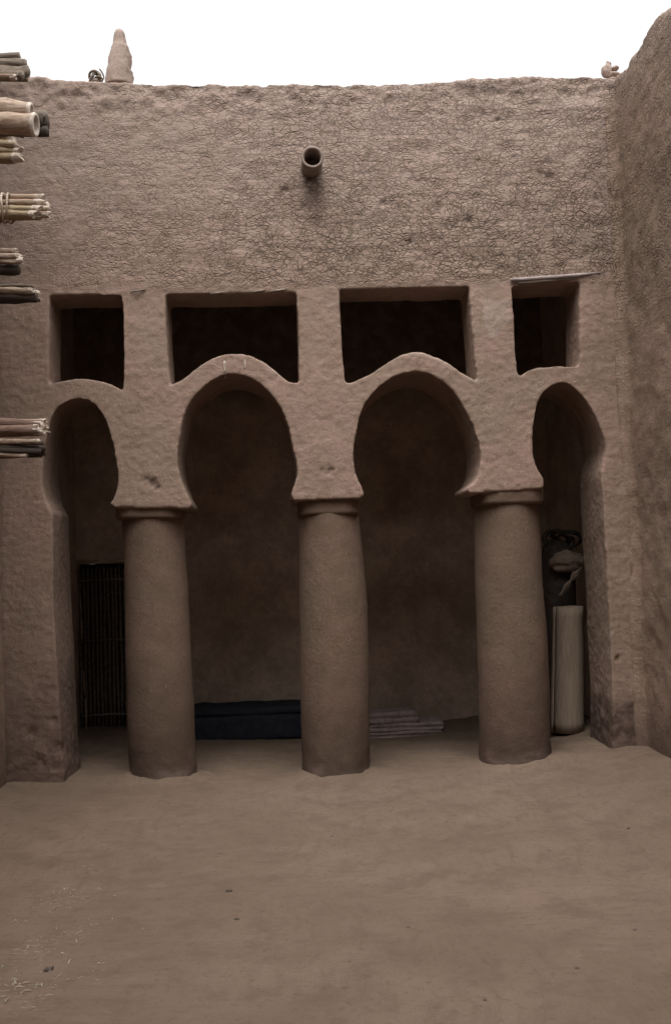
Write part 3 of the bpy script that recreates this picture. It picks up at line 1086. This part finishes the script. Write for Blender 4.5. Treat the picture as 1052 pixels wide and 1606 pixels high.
# folded blue mattress along the rear wall
def cushion(x0, x1, y0, y1, z0, z1, r, amp=.012, vox=.02):
    bm = bmesh.new()
    bmesh.ops.create_cube(bm, size=1)
    for v in bm.verts:
        v.co = Vector((x0 if v.co.x < 0 else x1, y0 if v.co.y < 0 else y1, z0 if v.co.z < 0 else z1))
    bmesh.ops.bevel(bm, geom=list(bm.edges), offset=r, segments=3, affect='EDGES', profile=.6)
    me = bpy.data.meshes.new('c'); bm.to_mesh(me); bm.free()
    me = remesh([me], vox, 3, .5)
    push(me, lambda c: fbm(c, 3, 2)*amp+fbm(c, 11, 2)*amp*.4)
    return me
ym = 2.02
xa, xb = at(286, 1140, ym).x, at(486, 1140, ym).x
zg = gz((xa+xb)/2, ym)
zt = at(390, 1112, ym).z
org = Vector(((xa+xb)/2, ym+.3, zg))
t = empty('blue_mattress', org)
tag(t, 'dark blue mattress folded double on the floor against the rear wall between two columns', 'mattress')
zm = zg+(zt-zg)*.76
link('lower_fold', cushion(xa, xb, ym, YB-.06, zg-.01, zm+.004, .03), M_blue, t)
link('upper_fold', cushion(xa+.02, xb-.01, ym+.03, YB-.05, zm-.004, zt, .05, .016), M_blue, t)

# folded blankets on the floor between second and third column
def folded(label, l, r, yt, yb, Y, dep, turn):
    A, B = at(l, yb, Y), at(r, yb, Y)
    z1, z0 = at((l+r)/2, yt, Y).z, at((l+r)/2, yb, Y).z
    c = Vector(((A.x+B.x)/2, Y+dep/2, z0))
    hw = (B.x-A.x)/2
    bm = bmesh.new()
    # folded sheet in section: the cloth runs out, turns back at a rounded fold
    th = (z1-z0)
    lay = 2
    sec = []
    for k in range(-9, 10):
        an = math.pi/2*k/9
        sec.append((hw-th/2+math.cos(an)*th/2, th/2+math.sin(an)*th/2))
    sec = [(x, z) for x, z in sec]
    left = [(-hw+th*.3, th), (-hw, th*.7), (-hw+.02, th*.52), (-hw, th*.34), (-hw+th*.3, 0)]
    outl = sec+left
    me = solid([outl], -dep/2, dep/2)
    bm.free()
    me = remesh([me], .011, 2, .5)
    push(me, lambda q: fbm(q+c*3, 4, 2)*.010+fbm(q+c, 13, 2)*.004)
    for v in me.vertices:
        v.co.z += .012*noise.noise(Vector((v.co.x*3, v.co.y*2, c.z*20)))
        # the crease between the two layers
        if v.co.y < -dep/2+.05: v.co.y += .015*math.exp(-((v.co.z-th/2)/.010)**2)
    o = link('folded_blanket', me, M_blanket)
    o.location = c
    o.rotation_euler.z = turn
    tag(o, label, 'folded blanket', 'folded blankets on the portico floor')
Yb = 1.95
folded('bottom folded blanket of the small pile right of the middle column, flat on the floor', 560, 694, 1148, 1160, Yb, .55, R(3))
folded('middle folded blanket of the small pile, sticking out furthest right', 565, 698, 1135, 1147.5, Yb+.02, .5, R(-2))
folded('topmost, shortest and thickest folded blanket of the small pile', 562, 657, 1118, 1134.5, Yb+.03, .45, R(2))

# ------------------------------------------------------------------ on the crest
pz = at(187, 128, .22)
bm = bmesh.new()
prof = [(-.05,.112),(.05,.106),(.12,.100),(.20,.088),(.26,.080),(.31,.072),(.345,.058),(.40,.050),(.44,.044),(.470,.030),(.485,.012)]
ks = (at(187, 46, .22).z-pz.z)/.485
rings = []
for h, r in catmull([(a, b, 0) for a, b in prof], 4) and [(v.x, v.y) for v in catmull([(a, b, 0) for a, b in prof], 4)]:
    lean = .012*sm(.0, .3, h)+.0
    rings.append([bm.verts.new(Vector((pz.x+lean+math.cos(2*math.pi*k/28)*r*(1+.20*noise.noise(Vector((math.cos(2*math.pi*k/28)*2, math.sin(2*math.pi*k/28)*2, h*11)))+.10*noise.noise(Vector((math.cos(2*math.pi*k/28)*5, math.sin(2*math.pi*k/28)*5, h*30)))), pz.y+math.sin(2*math.pi*k/28)*r, pz.z+h*ks))) for k in range(28)])
for a, b in zip(rings, rings[1:]):
    for k in range(28): bm.faces.new((a[k], a[(k+1) % 28], b[(k+1) % 28], b[k]))
bm.faces.new(rings[0][::-1]); bm.faces.new(rings[-1])
o = finish('mud_pinnacle', bm, M_far, origin=pz)
tag(o, 'tapering mud pinnacle with a knobbed tip standing on the wall crest at left', 'pinnacle')

# bent twigs beside it
c = at(151, 127, .12)
bm = bmesh.new()
def lp(pts, r):
    q = [at(a, b, .12+dy) for a, b, dy in pts]
    q = catmull(q, 6)
    tube(bm, q, [r*(1-.3*i/len(q)) for i in range(len(q))], 8, jitter=.3)
lp([(146,131,0),(141,122,.02),(142,114,0),(148,111,-.03),(154,114,0),(155,121,.03),(149,125,0)], .011)
lp([(148,131,.03),(150,122,0),(156,120,-.03),(161,124,0)], .010)
lp([(158,130,0),(163,122,.02),(160,113,0),(156,108,-.01)], .007)
lp([(144,130,.01),(150,126,-.02),(156,127,.01),(160,129,0)], .016)
lp([(143,128,-.01),(147,117,.01),(152,113,0),(157,118,-.02),(156,128,0)], .014)
lp([(140,130,0),(145,119,-.03),(152,117,.02),(158,128,.02)], .009)
o = finish('bent_branch', bm, M_grey, origin=c)
tag(o, 'small dark tangle of bent branch on the wall crest left of the pinnacle', 'branch')

# broken mud lump in the right corner
c = at(957, 120, .15)
bm = bmesh.new()
ellipsoid(bm, at(951,113,.16), (.040,.05,.055), 3, .5, 7)
ellipsoid(bm, at(953,104,.17), (.024,.03,.042), 3, .5, 5)
ellipsoid(bm, at(962,109,.17), (.038,.04,.022), 3, .5, 3)
ellipsoid(bm, at(960,119,.16), (.060,.05,.030), 3, .4, 4)
o = finish('mud_lump', bm, M_far, origin=c)
tag(o, 'small broken pinkish mud lump on the crest at the right corner', 'mud lump')

# ------------------------------------------------------------------ on the yard floor
for i, (px, py, r, lab) in enumerate(((358,1399,.014,'larger dark pebble alone on the yard floor, right of the pale straw'), (371,1443,.010,'small dark pebble just below the larger one on the yard floor'), (78,1522,.016,'dark flattened clod among the pale straw at lower left'), (995,1460,.008,'tiny dark pebble at the right side of the yard floor'))):
    p = fl(px, py)
    bm = bmesh.new()
    ellipsoid(bm, p+Vector((0, 0, r*.3)), (r*1.15, r, r*.75), 3, .6, 30)
    o = finish('pebble', bm, M_stone, origin=p)
    tag(o, lab, 'pebble', 'pebbles on the yard floor')
for px, py, r in ((700,1290,.007),(520,1312,.006),(860,1335,.008),(640,1455,.006),(905,1520,.008),(470,1510,.005),(760,1570,.007),(280,1345,.006),(985,1300,.008)):
    p = fl(px, py)
    bm = bmesh.new()
    ellipsoid(bm, p+Vector((0, 0, r*.3)), (r*1.3, r, r*.7), 2, .6, 30)
    o = finish('clod', bm, M_stone, origin=p)
    tag(o, 'tiny dark clod lying alone on the bare middle or right part of the yard floor', 'clod', 'tiny clods on the yard floor')
bm = bmesh.new()
rs = random.Random(3)
cl = [(8,1550,.10,40),(40,1555,.10,22),(35,1575,.08,16),(100,1410,.13,26),(160,1397,.04,7),(90,1425,.10,18),(60,1490,.16,34),(130,1465,.07,10),(155,1517,.04,6),(30,1455,.06,9),(25,1530,.16,20),(130,1360,.06,4),(110,1550,.15,14),(190,1450,.25,10)]
for px, py, spread, cnt in cl:
    c = fl(px, py)
    for k in range(int(cnt*.62)):
        x, y = c.x+rs.gauss(0, spread*.55), c.y+rs.gauss(0, spread*.8)
        z = gz(x, y)+gn(x, y)+.003
        an = rs.uniform(0, math.pi)
        ln = rs.choice((.003, .004, .005, .006, .008, .012, .018))*rs.uniform(.6, 1.3)
        if py > 1540 and rs.random() < .15: ln *= 2.0
        d = Vector((math.cos(an), math.sin(an), rs.uniform(-.1, .25)))*ln
        bend = Vector((rs.gauss(0, .2), rs.gauss(0, .2), .15))*ln
        p = Vector((x, y, z))
        w = rs.uniform(.0008, .0026)
        tube(bm, [p-d, p+bend, p+d], [w, w*1.2, w*.6], 5)
o = finish('straw_litter', bm, M_litter)
tag(o, 'bleached straw and chaff scattered over the lower left of the yard floor', 'straw', kind='stuff')

# ------------------------------------------------------------------ light
sun_el, sun_az = R(68), R(180+10)    # hazy glow high behind the photographer, to the left
to_sun = Vector((math.sin(sun_az)*math.cos(sun_el), math.cos(sun_az)*math.cos(sun_el), math.sin(sun_el)))
sl = bpy.data.lights.new('sun', 'SUN')
sl.energy = .6
sl.angle = R(75)
sl.color = (1.0, .93, .84)
so = bpy.data.objects.new('sun', sl)
so.rotation_euler = to_sun.to_track_quat('Z', 'Y').to_euler()
so.location = (0, 0, 20)
col.objects.link(so)
w = bpy.data.worlds.new('World')
scene.world = w
w.use_nodes = True
nt = w.node_tree
bg = nt.nodes['Background']
sky = nt.nodes.new('ShaderNodeTexSky')
sky.sky_type = 'NISHITA'
sky.sun_disc = False
sky.sun_elevation = sun_el
sky.sun_rotation = sun_az
sky.air_density = 1.0
sky.dust_density = 5.0
sky.ozone_density = 1.0
hs = nt.nodes.new('ShaderNodeHueSaturation')
hs.inputs['Saturation'].default_value = .02
nt.links.new(sky.outputs[0], hs.inputs['Color'])
nt.links.new(hs.outputs[0], bg.inputs['Color'])
bg.inputs['Strength'].default_value = .15
scene.view_settings.view_transform = 'Standard'
scene.view_settings.look = 'None'
scene.view_settings.exposure = 1.33
scene.view_settings.gamma = 1
scene.view_settings.use_curve_mapping = False
scene.cycles.max_bounces = 8
scene.cycles.diffuse_bounces = 6
